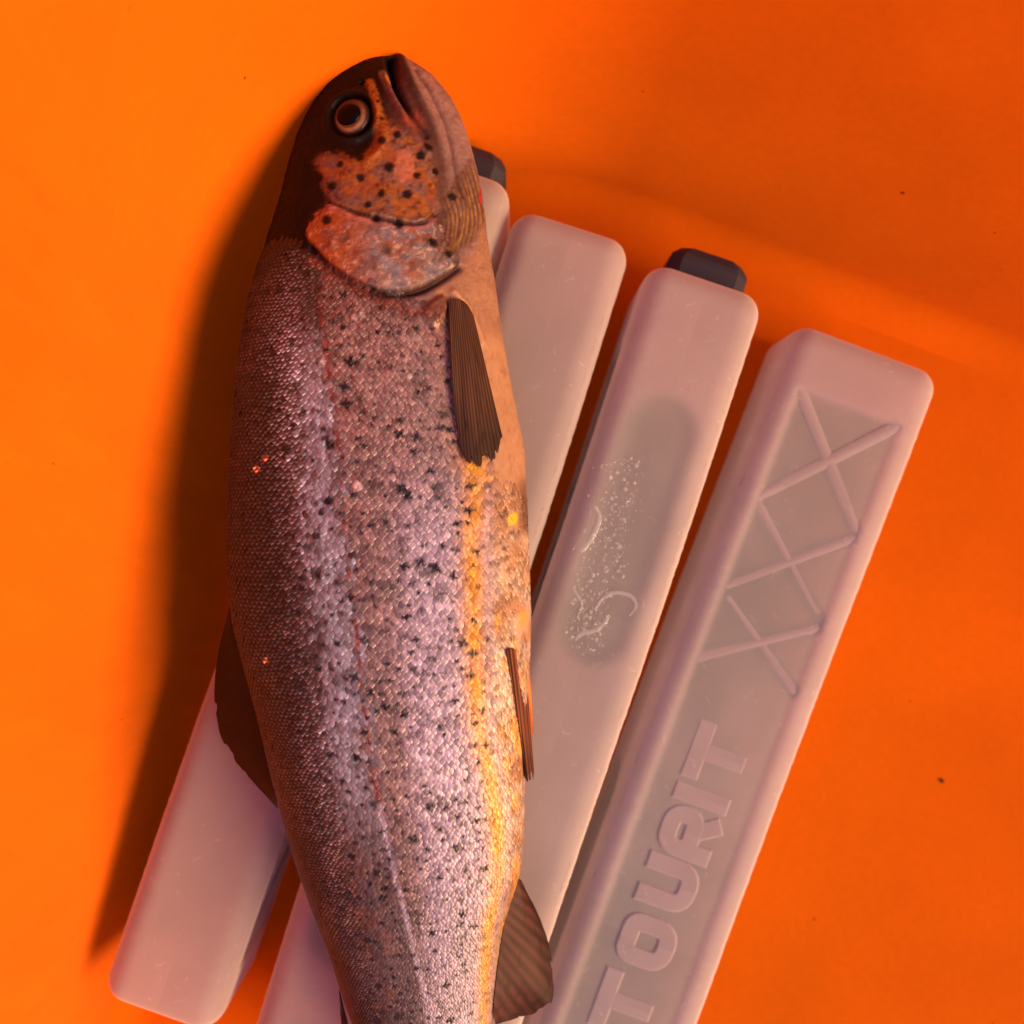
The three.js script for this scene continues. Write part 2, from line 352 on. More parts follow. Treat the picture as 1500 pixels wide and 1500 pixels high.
// ---------------------------------------------------------------- trout: the side view is laid out in units of 0.1853 mm on the fish's middle plane
const HF = 0.0695, U = (CY - HF) / 1500;
const FL = table([[84, 530], [90, 512], [100, 502], [120, 482], [147, 463], [200, 440], [250, 424], [300, 410], [350, 395], [400, 380], [450, 367], [500, 358], [550, 352], [600, 348], [700, 342], [800, 339], [893, 344], [958, 358], [1045, 380], [1153, 404], [1240, 426], [1327, 453], [1405, 480], [1491, 505], [1600, 545], [1700, 568], [1760, 572]]);
const FR = table([[84, 588], [90, 600], [100, 616], [120, 640], [150, 663], [190, 681], [220, 691], [260, 701], [300, 708], [340, 713], [380, 719], [420, 726], [470, 733], [520, 741], [570, 750], [620, 760], [660, 768], [720, 771], [800, 774], [900, 777], [960, 776], [1050, 771], [1153, 768], [1240, 766], [1283, 761], [1330, 747], [1370, 737], [1457, 727], [1500, 723], [1600, 708], [1700, 700], [1760, 698]]);
const FT = table([[84, 0.0016], [90, 0.0055], [105, 0.0092], [130, 0.0125], [180, 0.0158], [260, 0.0185], [350, 0.0200], [450, 0.0212], [600, 0.0222], [800, 0.0226], [1000, 0.0216], [1200, 0.0180], [1350, 0.0146], [1500, 0.0112], [1650, 0.0075], [1760, 0.0056]]);
const FM = table([[84, 0.0690], [300, 0.0695], [700, 0.0702], [1000, 0.0692], [1300, 0.0665], [1500, 0.0635], [1760, 0.061]]);
// feature lines traced on the side view are brought to fish units: fu() undoes the perspective at the height of the skin there
function skinH(x, y) { const l = FL(y), r = FR(y), c = clamp((2 * x - l - r) / (r - l), -1, 1); return FM(y) + FT(y) * (1 - c * c) ** 0.44; }
function fu(px, py) { let x = px, y = py; for (let k = 0; k < 5; k++) { const h = skinH(x, y); x = 750 + (px - 750) * (CY - h) / (CY - HF); y = 750 + (py - 750) * (CY - h) / (CY - HF); } return [x, y]; }
const F = (pts, n, closed) => smoothLine(pts.map((p) => fu(p[0], p[1])), n || pts.length * 4, closed);
// h1(): crop of the head, 450 px shown as 1500
const hc = (pts) => pts.map(([x, y]) => [330 + x * 0.3, 60 + y * 0.3]);
const OPERC = F(hc([[500, 800], [430, 870], [400, 945], [455, 1030], [545, 1115], [640, 1172], [760, 1212], [870, 1216], [970, 1188], [1060, 1138], [1140, 1085], [1110, 990], [1060, 930], [1010, 880], [900, 895], [780, 870], [650, 840]]), 90, true);
const OPEDGE = F(hc([[400, 945], [455, 1030], [545, 1115], [640, 1172], [760, 1212], [870, 1216], [970, 1188], [1060, 1138], [1150, 1085]]), 50);
const GAP = F(hc([[420, 1010], [490, 1090], [560, 1140], [650, 1195], [760, 1232], [880, 1236], [980, 1208], [1070, 1158], [1140, 1110]]), 50);
const PREOP = F(hc([[520, 795], [640, 838], [760, 868], [860, 888], [960, 888], [1015, 850], [1040, 770], [1030, 690], [985, 560], [900, 470], [800, 400], [745, 420], [735, 500], [640, 560], [470, 560], [450, 640], [490, 730]]), 90, true);
const PREGROOVE = F(hc([[510, 790], [640, 842], [760, 873], [860, 892], [960, 892], [1018, 850]]), 40);
const GOLD = F(hc([[705, 205], [730, 270], [745, 340], [765, 410], [770, 480], [740, 550], [690, 600]]), 40);
const MOUTH = F(hc([[815, 95], [822, 160], [838, 235], [880, 320], [930, 400], [985, 470]]), 40);
const MAXIL = F(hc([[770, 160], [810, 250], [850, 330], [890, 420], [930, 480], [985, 545]]), 40);
const JAWL = F(hc([[848, 80], [880, 150], [915, 230], [960, 320], [1010, 410], [1050, 520], [1075, 620]]), 40);
const JAWR = F(hc([[930, 140], [1010, 260], [1075, 400], [1110, 540], [1135, 680], [1150, 760]]), 40);
const RAYS = [];
for (let k = 0; k < 10; k++) {
  const t = k / 9, A = [[1066, 790], [1088, 880], [1070, 980], [1015, 1085]], B = [[1196, 590], [1240, 745], [1262, 860], [1254, 955]];
  RAYS.push(F(hc(A.map((p, i) => [lerp(p[0], B[i][0], t ** 0.9) + 7 * (hash(k, i) - 0.5), lerp(p[1], B[i][1], t) + 26 * (hash(i, k) - 0.5)])), 24));
}
const EYE = fu(514.5, 170);
const HSPOTS = hc([[765, 495], [840, 465], [800, 622], [930, 660], [765, 750], [885, 755], [660, 575], [665, 675], [530, 715], [700, 805], [570, 610], [425, 865], [505, 885], [740, 875], [845, 900], [1005, 990], [790, 1025], [600, 960], [1080, 1045], [1125, 1090], [1105, 760], [1020, 640], [985, 525], [950, 565], [765, 385], [745, 300]]).map(([x, y], i) => [...fu(x, y), 5.2 + 2.6 * hash(i, 3) - (i > 23 ? 2.5 : 0), i === 17 || i === 16 || i === 19 ? 0.5 : 0.95]);
const LAT = F([[470, 455], [482, 540], [492, 620], [500, 700], [508, 800], [520, 900], [530, 1000], [540, 1090], [556, 1180], [574, 1260], [596, 1350], [616, 1430], [634, 1500], [640, 1600], [640, 1720]], 90);
const KEEL = F([[664, 428], [684, 452], [702, 492], [718, 540]], 20);
const CLEI = F(hc([[960, 1330], [1000, 1270], [1060, 1240], [1085, 1290], [1070, 1350], [1020, 1385]]), 30, true);
const SHOULDER = F(hc([[430, 1070], [560, 1150], [700, 1240], [830, 1300], [930, 1330]]), 30);
const SCALESTART = table([[300, 375], [395, 372], [445, 378], [480, 398], [520, 424], [560, 440], [600, 452], [640, 468], [660, 480], [690, 640], [720, 690], [760, 720], [800, 730]]);

function relief(x, y) {                                // metres, added outwards on the skin
  let h = 0;
  if (y < 520) {
    const op = polyDist(x, y, OPERC); if (op > -30) { const w = lerp(2.6, 13, ss(3, 26, lineDist(x, y, OPEDGE)[0])); h += 0.0010 * ss(-w, w, op) + 0.0006 * ss(0, 40, op); }
    const pr = polyDist(x, y, PREOP); if (pr > -20) { const w = lerp(3, 13, ss(4, 26, lineDist(x, y, PREGROOVE)[0])); h += 0.0010 * ss(-w, w, pr); }
    const [gd] = lineDist(x, y, GAP); h -= 0.0015 * Math.exp(-((gd / 5) ** 2));
    const [kd] = lineDist(x, y, KEEL); h += 0.0010 * Math.exp(-((kd / 5) ** 2));
    const [pg] = lineDist(x, y, PREGROOVE); h -= 0.0007 * Math.exp(-((pg / 2.4) ** 2));
    const [md, mt] = lineDist(x, y, MOUTH); h -= lerp(0.0075, 0.0012, ss(0, 0.8, mt)) * Math.exp(-((md / lerp(6.5, 2.8, mt)) ** 2));
    const [xd, xt] = lineDist(x, y, MAXIL); h += 0.0013 * Math.exp(-((xd / 6) ** 2)) * ss(0, 0.15, xt);
    const [jd, jt] = lineDist(x, y, JAWL); h += 0.0016 * Math.exp(-((jd / 8) ** 2)) * ss(1, 0.6, jt);
    const [rd] = lineDist(x, y, JAWR); h -= 0.0007 * Math.exp(-((rd / 3.2) ** 2));
    for (const r of RAYS) { const [d, t] = lineDist(x, y, r); if (d < 12) h += 0.00042 * Math.exp(-((d / 2.1) ** 2)) * Math.sin(Math.PI * clamp(t, 0.05, 0.95)) ** 0.5; }
    const ed = Math.hypot(x - EYE[0], y - EYE[1]); h -= 0.0016 * ss(36, 26, ed); h += 0.0008 * Math.exp(-(((ed - 36) / 5) ** 2));
    const nd = Math.hypot(x - EYE[0] - 12, (y - EYE[1] + 52) * 1.4); h -= 0.0012 * Math.exp(-((nd / 4) ** 2));
    const cl = polyDist(x, y, CLEI); if (cl > -20) h += 0.0012 * ss(-3, 6, cl);
    const hm = ss(470, 400, y);
    h += hm * (0.00055 * (fbm(x / 17, y / 17, 4) - 0.5) + 0.00028 * (fbm(x / 4, y / 5, 3) - 0.5));
    const gd2 = lineDist(x, y, GOLD)[0]; h += 0.0006 * Math.exp(-((gd2 / 6) ** 2));
  }
  h += 0.0007 * (fbm(x / 60 + 4, y / 70, 3) - 0.5);
  return h;
}
const D0 = new THREE.Vector3();
function skin(y, a, raise = 0, flat = false) {          // point on the skin at station y, a = 0 back .. 1 belly over the upper side; a outside that wraps beneath
  const l = FL(y), r = FR(y), w = (r - l) / 2, c = (l + r) / 2, th = Math.PI * (1 - a), co = Math.cos(th), si = Math.sin(th);
  const x = c + w * co, t = FT(y), sh = Math.sign(si) * Math.abs(si) ** 0.88;
  let up = raise; if (!flat && si > -0.2) up += relief(x, y) * ss(-0.1, 0.25, si);
  const nx = co * t, ny = si * w * U, nl = Math.hypot(nx, ny) || 1;
  return D0.clone().set((x - 750) * U + nx / nl * up, FM(y) + t * sh + ny / nl * up, (y - 750) * U);
}
const planX = (y, a) => { const l = FL(y), r = FR(y); return (l + r) / 2 - (r - l) / 2 * Math.cos(Math.PI * a); };

// ---- colours of the skin (albedo)
const SPOTS = [];
{
  let s = 0;
  for (let k = 0; k < 12000 && s < 900; k++) {
    const y = 400 + rnd() * 1330, a = 0.06 + rnd() * 0.80, x = planX(y, a); if (y < SCALESTART(x) + 6) continue;
    const gap = a < 0.35 ? 13 : 14; let ok = true;
    for (const q of SPOTS) if (Math.abs(q[1] - y) < gap && Math.hypot(q[0] - x, q[1] - y) < gap * (0.7 + 0.6 * hash(k, 1))) { ok = false; break; }
    if (!ok) continue; s++;
    SPOTS.push([x, y, 2.6 + 3.4 * rnd() * rnd() + (rnd() < 0.14 ? 2.8 : 0), rnd() * 6.28, 0.55 + 0.45 * rnd(), 0.55 + rnd() * 0.6, y]);
  }
}
const SPOTROW = new Map(); for (const p of SPOTS) for (let k = -1; k <= 1; k++) { const r = Math.floor(p[1] / 16) + k; (SPOTROW.get(r) || SPOTROW.set(r, []).get(r)).push(p); }
const FLECKS = [[390, 672, 5, 0], [377, 688, 5.5, 0], [390, 968, 5, 0], [362, 983, 3.5, 0], [750, 762, 7, 1], [754, 754, 4, 1], [716, 702, 4.5, 2], [520, 465, 5, 3], [531, 462, 4.5, 3], [524, 713, 6.5, 3], [600, 552, 4, 3], [474, 530, 4, 3]].map(([x, y, r, k]) => [...fu(x, y), r, k]);
const C = {
  back: rgb(30, 23, 22), backRed: rgb(72, 48, 42), side: rgb(140, 120, 122), silver: rgb(176, 180, 206), pink: rgb(150, 112, 108), lilac: rgb(184, 168, 192), gold: rgb(226, 158, 52), belly: rgb(172, 130, 100), bellyPale: rgb(190, 164, 146),
  red: rgb(128, 54, 42), spot: rgb(22, 16, 18), head: rgb(20, 12, 11), cheek: rgb(142, 78, 48), cheekGold: rgb(160, 96, 36), mauve: rgb(112, 86, 84), pinkPatch: rgb(190, 118, 92), throat: rgb(150, 120, 122), throatDark: rgb(108, 78, 70), ray: rgb(164, 122, 70), rayDark: rgb(84, 48, 32), op: rgb(142, 122, 122), opBlue: rgb(128, 124, 140), opOrange: rgb(168, 84, 26), opRed: rgb(152, 96, 78), gap: rgb(54, 22, 24),
};
function bodyColour(x, y, a, jit = 0) {
  const n1 = fbm(x / 26, y / 34, 4), n2 = fbm(x / 7 + 9, y / 9, 3), n3 = fbm(x / 3.1, y / 3.1 + 40, 2);
  const ld = (() => { let best = 1e9, sx = 0; for (let i = 0; i < LAT.length - 1; i++) { if (y >= LAT[i][1] && y < LAT[i + 1][1]) { sx = lerp(LAT[i][0], LAT[i + 1][0], (y - LAT[i][1]) / (LAT[i + 1][1] - LAT[i][1])); best = x - sx; break; } } return best; })();
  const lat = ld > 1e8 ? x - LAT[0][0] : ld, r = FR(y), l = FL(y), b = (x - l) / (r - l);
  const e = lat + 34 * (n1 - 0.5) + 16 * (n2 - 0.5) + jit;
  let c = mix3(C.back, C.backRed, ss(0.5, 0.85, n1) * 0.35 + ss(560, 430, y) * 0.25);
  // blue-grey band above the lateral line, strongest amidships
  const mid = ss(470, 600, y) * ss(1240, 1050, y);
  c = mix3(c, mix3(C.side, C.backRed, 0.45 + 0.4 * ss(560, 440, y) + 0.25 * ss(1150, 1300, y)), ss(-112, -22, e) * 0.8);
  c = mix3(c, rgb(118, 76, 52), ss(-95, -50, e) * ss(-5, -35, e) * ss(1150, 1290, y) * ss(0.4, 0.65, fbm(x / 18 + 8, y / 24, 3)) * 0.5);
  c = mix3(c, C.silver, ss(-66, -32, e) * ss(8, -14, e) * (0.06 + 0.66 * mid) * clamp(0.25 + 1.5 * (n2 - 0.2)));
  // flank below the lateral line
  const fl = ss(-6, 14, e);
  c = mix3(c, mix3(C.side, C.pink, clamp(0.2 + 0.9 * (n1 - 0.35) + ss(620, 470, y) * 0.3 + 0.5 * ss(1120, 1300, y) * ss(0.62, 0.4, b))), fl);
  c = mix3(c, C.lilac, ss(0.52, 0.66, b + 0.1 * (n1 - 0.5)) * ss(640, 820, y) * (0.55 + 0.5 * n2));
  { const k = lerp(1, 0.35, ss(460, 380, y) * ss(0.42, 0.2, b)); c = [c[0] * k, c[1] * k, c[2] * k]; }
  { const tr = fbm(x / 11 + 3 * n2, y / 2.6, 3), k = 0.62 + 0.76 * tr; const f = fl * ss(0.86, 0.78, b); c = [lerp(c[0], c[0] * k, f), lerp(c[1], c[1] * k, f), lerp(c[2], c[2] * k, f)]; }
  c = mix3(c, rgb(74, 56, 52), fl * ss(0.6, 0.78, fbm(x / 24 + 31, y / 17, 4)) * 0.6 * ss(0.84, 0.74, b));
  // lateral line: a thread of reddish, lower down pale, pored scales
  const lt = Math.exp(-((lat / 3.4) ** 2));
  c = mix3(c, y < 1150 ? C.red : C.lilac, lt * (y < 1150 ? 0.95 * ss(0.38, 0.66, fbm(y / 17, 3, 3)) : 0.8) * ss(430, 470, y));
  // gold streak low on the flank
  const gx = table([[440, 0.86], [520, 0.86], [640, 0.84], [720, 0.83], [800, 0.82], [960, 0.815], [1050, 0.83], [1150, 0.88], [1300, 0.90], [1420, 0.92], [1500, 0.93], [1760, 0.93]])(y);
  const gb = (b - gx) / (y < 700 ? 0.048 : 0.040);
  c = mix3(c, mix3(C.gold, C.belly, 0.25 * n2), Math.exp(-gb * gb) * (0.78 + 0.25 * ss(0.35, 0.6, n1)) * ss(455, 500, y));
  // belly
  const be = ss(gx + 0.035, gx + 0.075, b);
  c = mix3(c, mix3(C.belly, C.bellyPale, ss(690, 850, y) * ss(0.35, 0.65, n1)), be);
  c = mix3(c, C.gold, be * ss(0.45, 0.7, fbm(x / 13, y / 30 + 7, 3)) * ss(800, 900, y) * 0.65);
  c = mix3(c, rgb(110, 66, 46), be * 0.32 * ss(0.57, 0.8, fbm(x / 9 + 2, y / 12, 3)));
  if (b > 0.94 && y > 690 && y < 790) c = mix3(c, rgb(96, 56, 40), 0.7 * ss(0.95, 0.99, b) * ss(690, 720, y) * ss(790, 770, y));
  // black marks: small crosses and transverse ticks
  for (const p of SPOTROW.get(Math.floor(y / 16)) || []) {
    const dx = x - p[0], dy = y - p[1]; if (dx * dx + dy * dy > 190) continue;
    const q = Math.hypot(dx * 0.88, dy * 1.12), an = Math.atan2(dy, dx), star = p[2] * (0.85 + 0.45 * Math.cos(4 * an + p[3]) * (b > 0.4 ? 0.7 : 0.25) + 0.35 * (n3 - 0.5));
    c = mix3(c, C.spot, clamp(p[4] * 1.25) * ss(star * 1.34, star * 0.8, q) * (b > 0.86 ? 0.55 : 1));
  }
  for (const p of FLECKS) { const d = Math.hypot(x - p[0], y - p[1]); if (d < p[2] * 1.4) c = mix3(c, [rgb(160, 96, 66), rgb(248, 190, 40), rgb(250, 180, 110), rgb(225, 205, 205)][p[3]], 0.9 * ss(p[2] * 1.2, p[2] * 0.7, d + 2 * (n3 - 0.5))); }
  const v = (0.84 + 0.32 * n3) * lerp(1, 0.72, ss(1100, 1400, y) * fl) * 0.78; return [c[0] * v, c[1] * v, c[2] * v];
}
function headColour(x, y, a) {
  const n1 = fbm(x / 22 + 3, y / 22, 4), n2 = fbm(x / 7, y / 7 + 11, 4), n3 = fbm(x / 2.6, y / 2.6, 2), n4 = fbm(x / 11 + 40, y / 5, 3);
  const r = FR(y), l = FL(y), b = (x - l) / (r - l);
  let c = mix3(C.head, rgb(40, 20, 16), ss(0.45, 0.75, n1) * 0.5);
  const pr = polyDist(x, y, PREOP), op = polyDist(x, y, OPERC);
  // right of the jaw line: throat and jaw underside
  const [jd, jt] = lineDist(x, y, JAWL), [rd] = lineDist(x, y, JAWR);
  const jx = table(JAWL.map((p) => [p[1], p[0]]))(y), thr = ss(-6, 8, x - jx + 6 * (n2 - 0.5));
  const low = table([[230, 0], [300, 1]])(y);
  c = mix3(c, mix3(C.throatDark, rgb(96, 54, 46), n2), ss(20, 60, x - EYE[0] - 14) * 0.75);
  c = mix3(c, mix3(C.throat, C.throatDark, clamp(0.9 * n2 - 0.1) * 0.8), thr * (1 - 0.5 * low));
  c = mix3(c, rgb(46, 30, 32), 0.9 * Math.exp(-((jd / 6) ** 2)) * ss(0.75, 0.2, jt));
  c = mix3(c, rgb(172, 132, 124), ss(8, 26, x - jx) * ss(0.42, 0.75, n1) * 0.35 * thr);
  c = mix3(c, C.rayDark, 0.55 * Math.exp(-((rd / 2.6) ** 2)));
  // maxilla and the flesh below the mouth
  const [xd, xt] = lineDist(x, y, MAXIL); c = mix3(c, mix3(rgb(122, 82, 84), rgb(96, 52, 44), n2), 0.9 * ss(9, 4, xd));
  const fd = Math.hypot((x - fu(604, 178)[0]) / 18, (y - fu(604, 178)[1]) / 20); c = mix3(c, rgb(150, 76, 58), 0.75 * ss(1.15, 0.4, fd + 0.6 * (n2 - 0.5)));
  const [md, mt] = lineDist(x, y, MOUTH); c = mix3(c, rgb(30, 14, 14), 0.95 * ss(4.5, 2, md) * ss(0.95, 0.5, mt));
  const tp = fu(569, 116); c = mix3(c, rgb(196, 128, 24), 0.9 * ss(1, 0.5, Math.hypot((x - tp[0] - (y - tp[1]) * 0.35) / 5, (y - tp[1]) / 12)));
  // cheek plate
  let ck = mix3(C.cheek, C.mauve, ss(0.42, 0.62, n1) * 0.8); ck = mix3(ck, C.cheekGold, ss(0.5, 0.68, n4) * 0.75); ck = mix3(ck, rgb(70, 30, 22), ss(0.56, 0.75, n2) * 0.65);
  c = mix3(c, ck, ss(-7, 9, pr + 26 * (n2 - 0.5) * ss(2, 16, lineDist(x, y, PREGROOVE)[0]) + 18 * (n1 - 0.5)));
  const pp = fu(592, 246); c = mix3(c, C.pinkPatch, 0.6 * ss(1.2, 0.75, Math.hypot((x - pp[0]) / 14, (y - pp[1]) / 26) + 0.35 * (n2 - 0.5)));
  const [gd] = lineDist(x, y, GOLD); c = mix3(c, mix3(C.cheekGold, rgb(120, 50, 26), ss(0.45, 0.7, n3)), 0.9 * ss(lerp(9, 16, ss(180, 240, y)), 3, gd + 5 * (n2 - 0.5)));
  // gill cover
  let oc = mix3(C.op, C.opRed, 0.2 + ss(0.45, 0.65, n1) * 0.65); oc = mix3(oc, C.opBlue, ss(0.45, 0.65, fbm(x / 16 + 70, y / 13, 4)) * 0.8);
  oc = mix3(oc, C.opOrange, ss(fu(566, 380)[0], fu(490, 360)[0], x + 56 * (n1 - 0.5)) * 0.92); oc = mix3(oc, mix3(rgb(92, 68, 78), C.throatDark, n2), ss(fu(604, 350)[0], fu(655, 350)[0], x + 24 * (n1 - 0.5) - (y - 360) * 0.25) * 0.85);
  oc = mix3(oc, rgb(206, 176, 168), ss(0.62, 0.78, fbm(x / 5 + 20, y / 7, 3)) * 0.6);
  { const ve = Math.abs(fbm(x / 15 + 7, y / 21 + 2, 4) - 0.5), vf = Math.abs(fbm(x / 9 + 33, y / 8, 3) - 0.5); oc = mix3(oc, rgb(214, 176, 150), 0.55 * ss(0.03, 0.0, ve) * n3 * 1.4); oc = mix3(oc, rgb(70, 50, 56), 0.5 * ss(0.035, 0.0, vf)); oc = mix3(oc, rgb(84, 62, 66), 0.55 * ss(0.52, 0.74, fbm(x / 20 + 60, y / 16, 3))); }
  c = mix3(c, oc, ss(-4, 4, op + 22 * (n2 - 0.5) * ss(6, 24, lineDist(x, y, OPEDGE)[0])));
  // cheek groove and gill opening
  const [pg] = lineDist(x, y, PREGROOVE); c = mix3(c, rgb(44, 24, 28), 0.8 * ss(3, 1.2, pg)); c = mix3(c, rgb(196, 116, 108), 0.55 * Math.exp(-(((lineDist(x, y - 6, PREGROOVE)[0]) / 3) ** 2)));
  for (const ry of RAYS) { const [d, t] = lineDist(x, y, ry); if (d < 9) { c = mix3(c, C.rayDark, 0.45 * ss(6, 3, d)); c = mix3(c, C.ray, ss(2.4, 0.6, d) * clamp(1.7 * fbm(x / 4, y / 14 + t * 3, 3) - 0.35) * Math.sin(Math.PI * clamp(t, 0.02, 0.98)) ** 0.5); } }
  const [gp] = lineDist(x, y, GAP);
  // flesh behind the gill opening, running into the belly
  const beh = op < 0 && y > GAP[0][1] - 10 ? ss(0, 8, gp) * ss(0, 1, y - (lineY(GAP, x))) : 0;
  if (beh > 0) c = mix3(c, bodyColour(x, y, a), beh);
  const bel = ss(-4, 14, x - table([[270, 1000], [330, 712], [345, 700], [380, 692], [410, 672], [440, 640], [470, 640]])(y));
  c = mix3(c, mix3(C.belly, rgb(150, 108, 92), n1), bel * ss(325, 350, y));
  c = mix3(c, C.gap, 0.75 * ss(6.5, 2, gp + 3 * (n2 - 0.5)));
  const cl = polyDist(x, y, CLEI); c = mix3(c, mix3(rgb(138, 90, 72), rgb(104, 66, 56), n2), ss(-3, 3, cl));
  c = mix3(c, rgb(206, 160, 128), 0.7 * Math.exp(-((lineDist(x, y, KEEL)[0] / 4) ** 2)));
  const sh = lineDist(x, y, SHOULDER)[0]; c = mix3(c, mix3(rgb(150, 92, 80), rgb(90, 50, 44), n2), 0.8 * ss(11, 4, sh));
  for (const p of HSPOTS) { const d = Math.hypot(x - p[0], y - p[1]); if (d < p[2] * 1.7) c = mix3(c, rgb(20, 13, 14), p[3] * ss(p[2] * 1.25, p[2] * 0.55, d + 3 * (n3 - 0.5))); }
  const re = fu(703, 285); c = mix3(c, rgb(170, 30, 36), 0.8 * ss(1, 0.6, Math.hypot((x - re[0]) / 3.5, (y - re[1]) / 19)));
  const v = (0.78 + 0.44 * n3) * 0.66; return [c[0] * v, c[1] * v, c[2] * v];
}
function lineY(pts, x) { let y = -1e9; for (let i = 0; i < pts.length - 1; i++) { const [a, b] = [pts[i], pts[i + 1]]; if (x >= Math.min(a[0], b[0]) && x <= Math.max(a[0], b[0])) y = lerp(a[1], b[1], (x - a[0]) / (b[0] - a[0] || 1)); } return y < -1e8 ? (x < pts[0][0] ? pts[0][1] : pts[pts.length - 1][1]) : y; }
const skinColour = (x, y, a, jit = 0) => (y > 520 ? bodyColour(x, y, a, jit) : y < 480 ? headColour(x, y, a) : mix3(headColour(x, y, a), bodyColour(x, y, a, jit), ss(480, 520, y)));

const trout = thing('trout', 'whole spotted trout with a pink and gold flank lying across the ice packs', 'fish');
{
  const ys = []; let y = 84; while (y < 1760) { ys.push(y); y += y < 100 ? 1 : y < 470 ? 1.7 : 5; } ys.push(1760);
  const as = []; const NU = 230, NL = 26;
  for (let k = 0; k <= NU; k++) as.push(-0.02 + 1.04 * k / NU);
  for (let k = 1; k < NL; k++) as.push(1.02 + 0.96 * k / NL);
  const pos = [], col = [], idx = [], n = as.length;
  for (const yy of ys) for (const a of as) {
    const p = skin(yy, a), x = planX(yy, a); pos.push(p.x, p.y, p.z);
    const aa = a > 1.02 ? 2 - a : a; col.push(...skinColour(x, yy, aa));
  }
  for (let j = 0; j < ys.length - 1; j++) for (let i = 0; i < n; i++) { const a = j * n + i, b = j * n + (i + 1) % n; idx.push(a, b, a + n, b, b + n, a + n); }
  for (const [row, flip] of [[0, false], [ys.length - 1, true]]) {
    const c = pos.length / 3; let s = new THREE.Vector3(); for (let i = 0; i < n; i++) s.add(new THREE.Vector3(...pos.slice((row * n + i) * 3, (row * n + i) * 3 + 3))); s.divideScalar(n);
    pos.push(s.x, s.y, s.z); col.push(...C.head); for (let i = 0; i < n; i++) { const a = row * n + i, b = row * n + (i + 1) % n; flip ? idx.push(c, a, b) : idx.push(c, b, a); }
  }
  // outward faces
  for (let k = 0; k < idx.length; k += 3) { const t = idx[k + 1]; idx[k + 1] = idx[k + 2]; idx[k + 2] = t; }
  part('body', geo(pos, idx, col), M.skin, trout);
}
const ARCMEMO = new Map();
// ---- scales: real overlapping plates, joined into one part
{
  const pos = [], col = [], idx = [], ROWS = [-0.8, 0.05, 0.55, 0.76, 1.0], HWD = [0.5, 0.62, 0.55, 0.40, 0.1], N = 59;
  let y = 372, row = 0;
  while (y < 1735) {
    const w = (FR(y) - FL(y)) / 2, tt = FT(y) / U, arc = Math.PI * Math.sqrt((w * w + tt * tt) / 2), sp = arc / N;
    for (let k = -4; k < N + 4; k++) {
      const st = (k + (row % 2 ? 0.5 : 0)) / N; let a = st;
      // even spacing by arc, not by angle
      { const th = (q) => { const A = w, B = tt * 0.95; return Math.hypot(A * Math.sin(Math.PI * q), B * Math.cos(Math.PI * q)); }; a = arcInv(st, w, tt * 0.95); }
      const calm = lerp(1, 0.35, ss(0.36, 0.18, a)), yj = y + sp * (0.42 * calm * (rnd() - 0.5) + 1.3 * (noise(k / 7, row / 16) - 0.5)), aj = a + (0.30 * calm * (rnd() - 0.5) + 0.7 * (noise(k / 9 + 50, row / 14) - 0.5)) / N;
      const x = planX(yj, clamp(aj, 0, 1)), b = (x - FL(yj)) / (FR(yj) - FL(yj));
      if (yj < SCALESTART(x) + 5 * (rnd() - 0.5) + 16 * (noise(x / 9, 4) - 0.5) || (x > fu(655, 600)[0] + 0 && yj < 470)) continue;
      if (hash(k + 91, row) < 0.006) continue;
      const soft = ss(0.86, 0.95, b), tilt = lerp(0.00034, 0.00014, soft) * lerp(0.55 + 1.0 * rnd(), 1.15, ss(0.36, 0.2, b) * 0.75) * sp / 10, roll = (rnd() - 0.5) * 0.00042 * sp / 10 * lerp(1, 0.4, ss(0.36, 0.2, b)), size = lerp(1, 0.92, soft) * (0.94 + 0.14 * rnd()), tone = 0.66 + 0.68 * rnd();
      const base = pos.length / 3, da = size * sp / arc, dy = sp * 0.92 * size, skew = (rnd() - 0.5) * 0.3, jit = 26 * (rnd() - 0.5);
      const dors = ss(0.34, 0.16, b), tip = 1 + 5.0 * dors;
      for (let r = 0; r < 5; r++) for (let q = 0; q < 5; q++) {
        const e = (q - 2) / 2, xi = ROWS[r] - (r === 4 ? 0 : 0) - 0.12 * e * e * (r > 1 ? 1 : 0), yy = yj + xi * dy, ax = aj + (e * HWD[r] + skew * xi * 0.3) * da * arcScale(aj, w, tt * 0.95);
        const lift = -0.00012 + tilt * (xi + 0.8) * 0.9 - 0.00016 * e * e - (r === 4 ? tilt * 0.35 : 0) + roll * e;
        const p = skin(yy, ax, lift + 0.0001 - (b < 0.4 ? 0.0 : 0), yy > 530); pos.push(p.x, p.y, p.z);
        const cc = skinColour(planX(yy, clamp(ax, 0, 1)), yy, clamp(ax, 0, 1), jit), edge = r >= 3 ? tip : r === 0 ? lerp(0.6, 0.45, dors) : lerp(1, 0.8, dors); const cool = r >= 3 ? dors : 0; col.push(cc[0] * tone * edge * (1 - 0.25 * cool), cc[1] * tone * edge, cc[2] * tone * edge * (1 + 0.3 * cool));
      }
      for (let r = 0; r < 4; r++) for (let q = 0; q < 4; q++) { const v = base + r * 5 + q; idx.push(v, v + 5, v + 1, v + 1, v + 5, v + 6); }
    }
    y += sp * 0.60; row++;
  }
  const s = part('scales', geo(pos, idx, col), M.scale, trout, 'small overlapping scales, dark on the back and silvery pink on the flank'); s.userData.kind = 'stuff';
  console.log('scale triangles', idx.length / 3);
}
function arcLen(q, A, B) { let s = 0; const n = 24; for (let i = 0; i < n; i++) { const t = Math.PI * q * (i + 0.5) / n; s += Math.hypot(A * Math.sin(t), B * Math.cos(t)); } return s * Math.PI * q / n; }
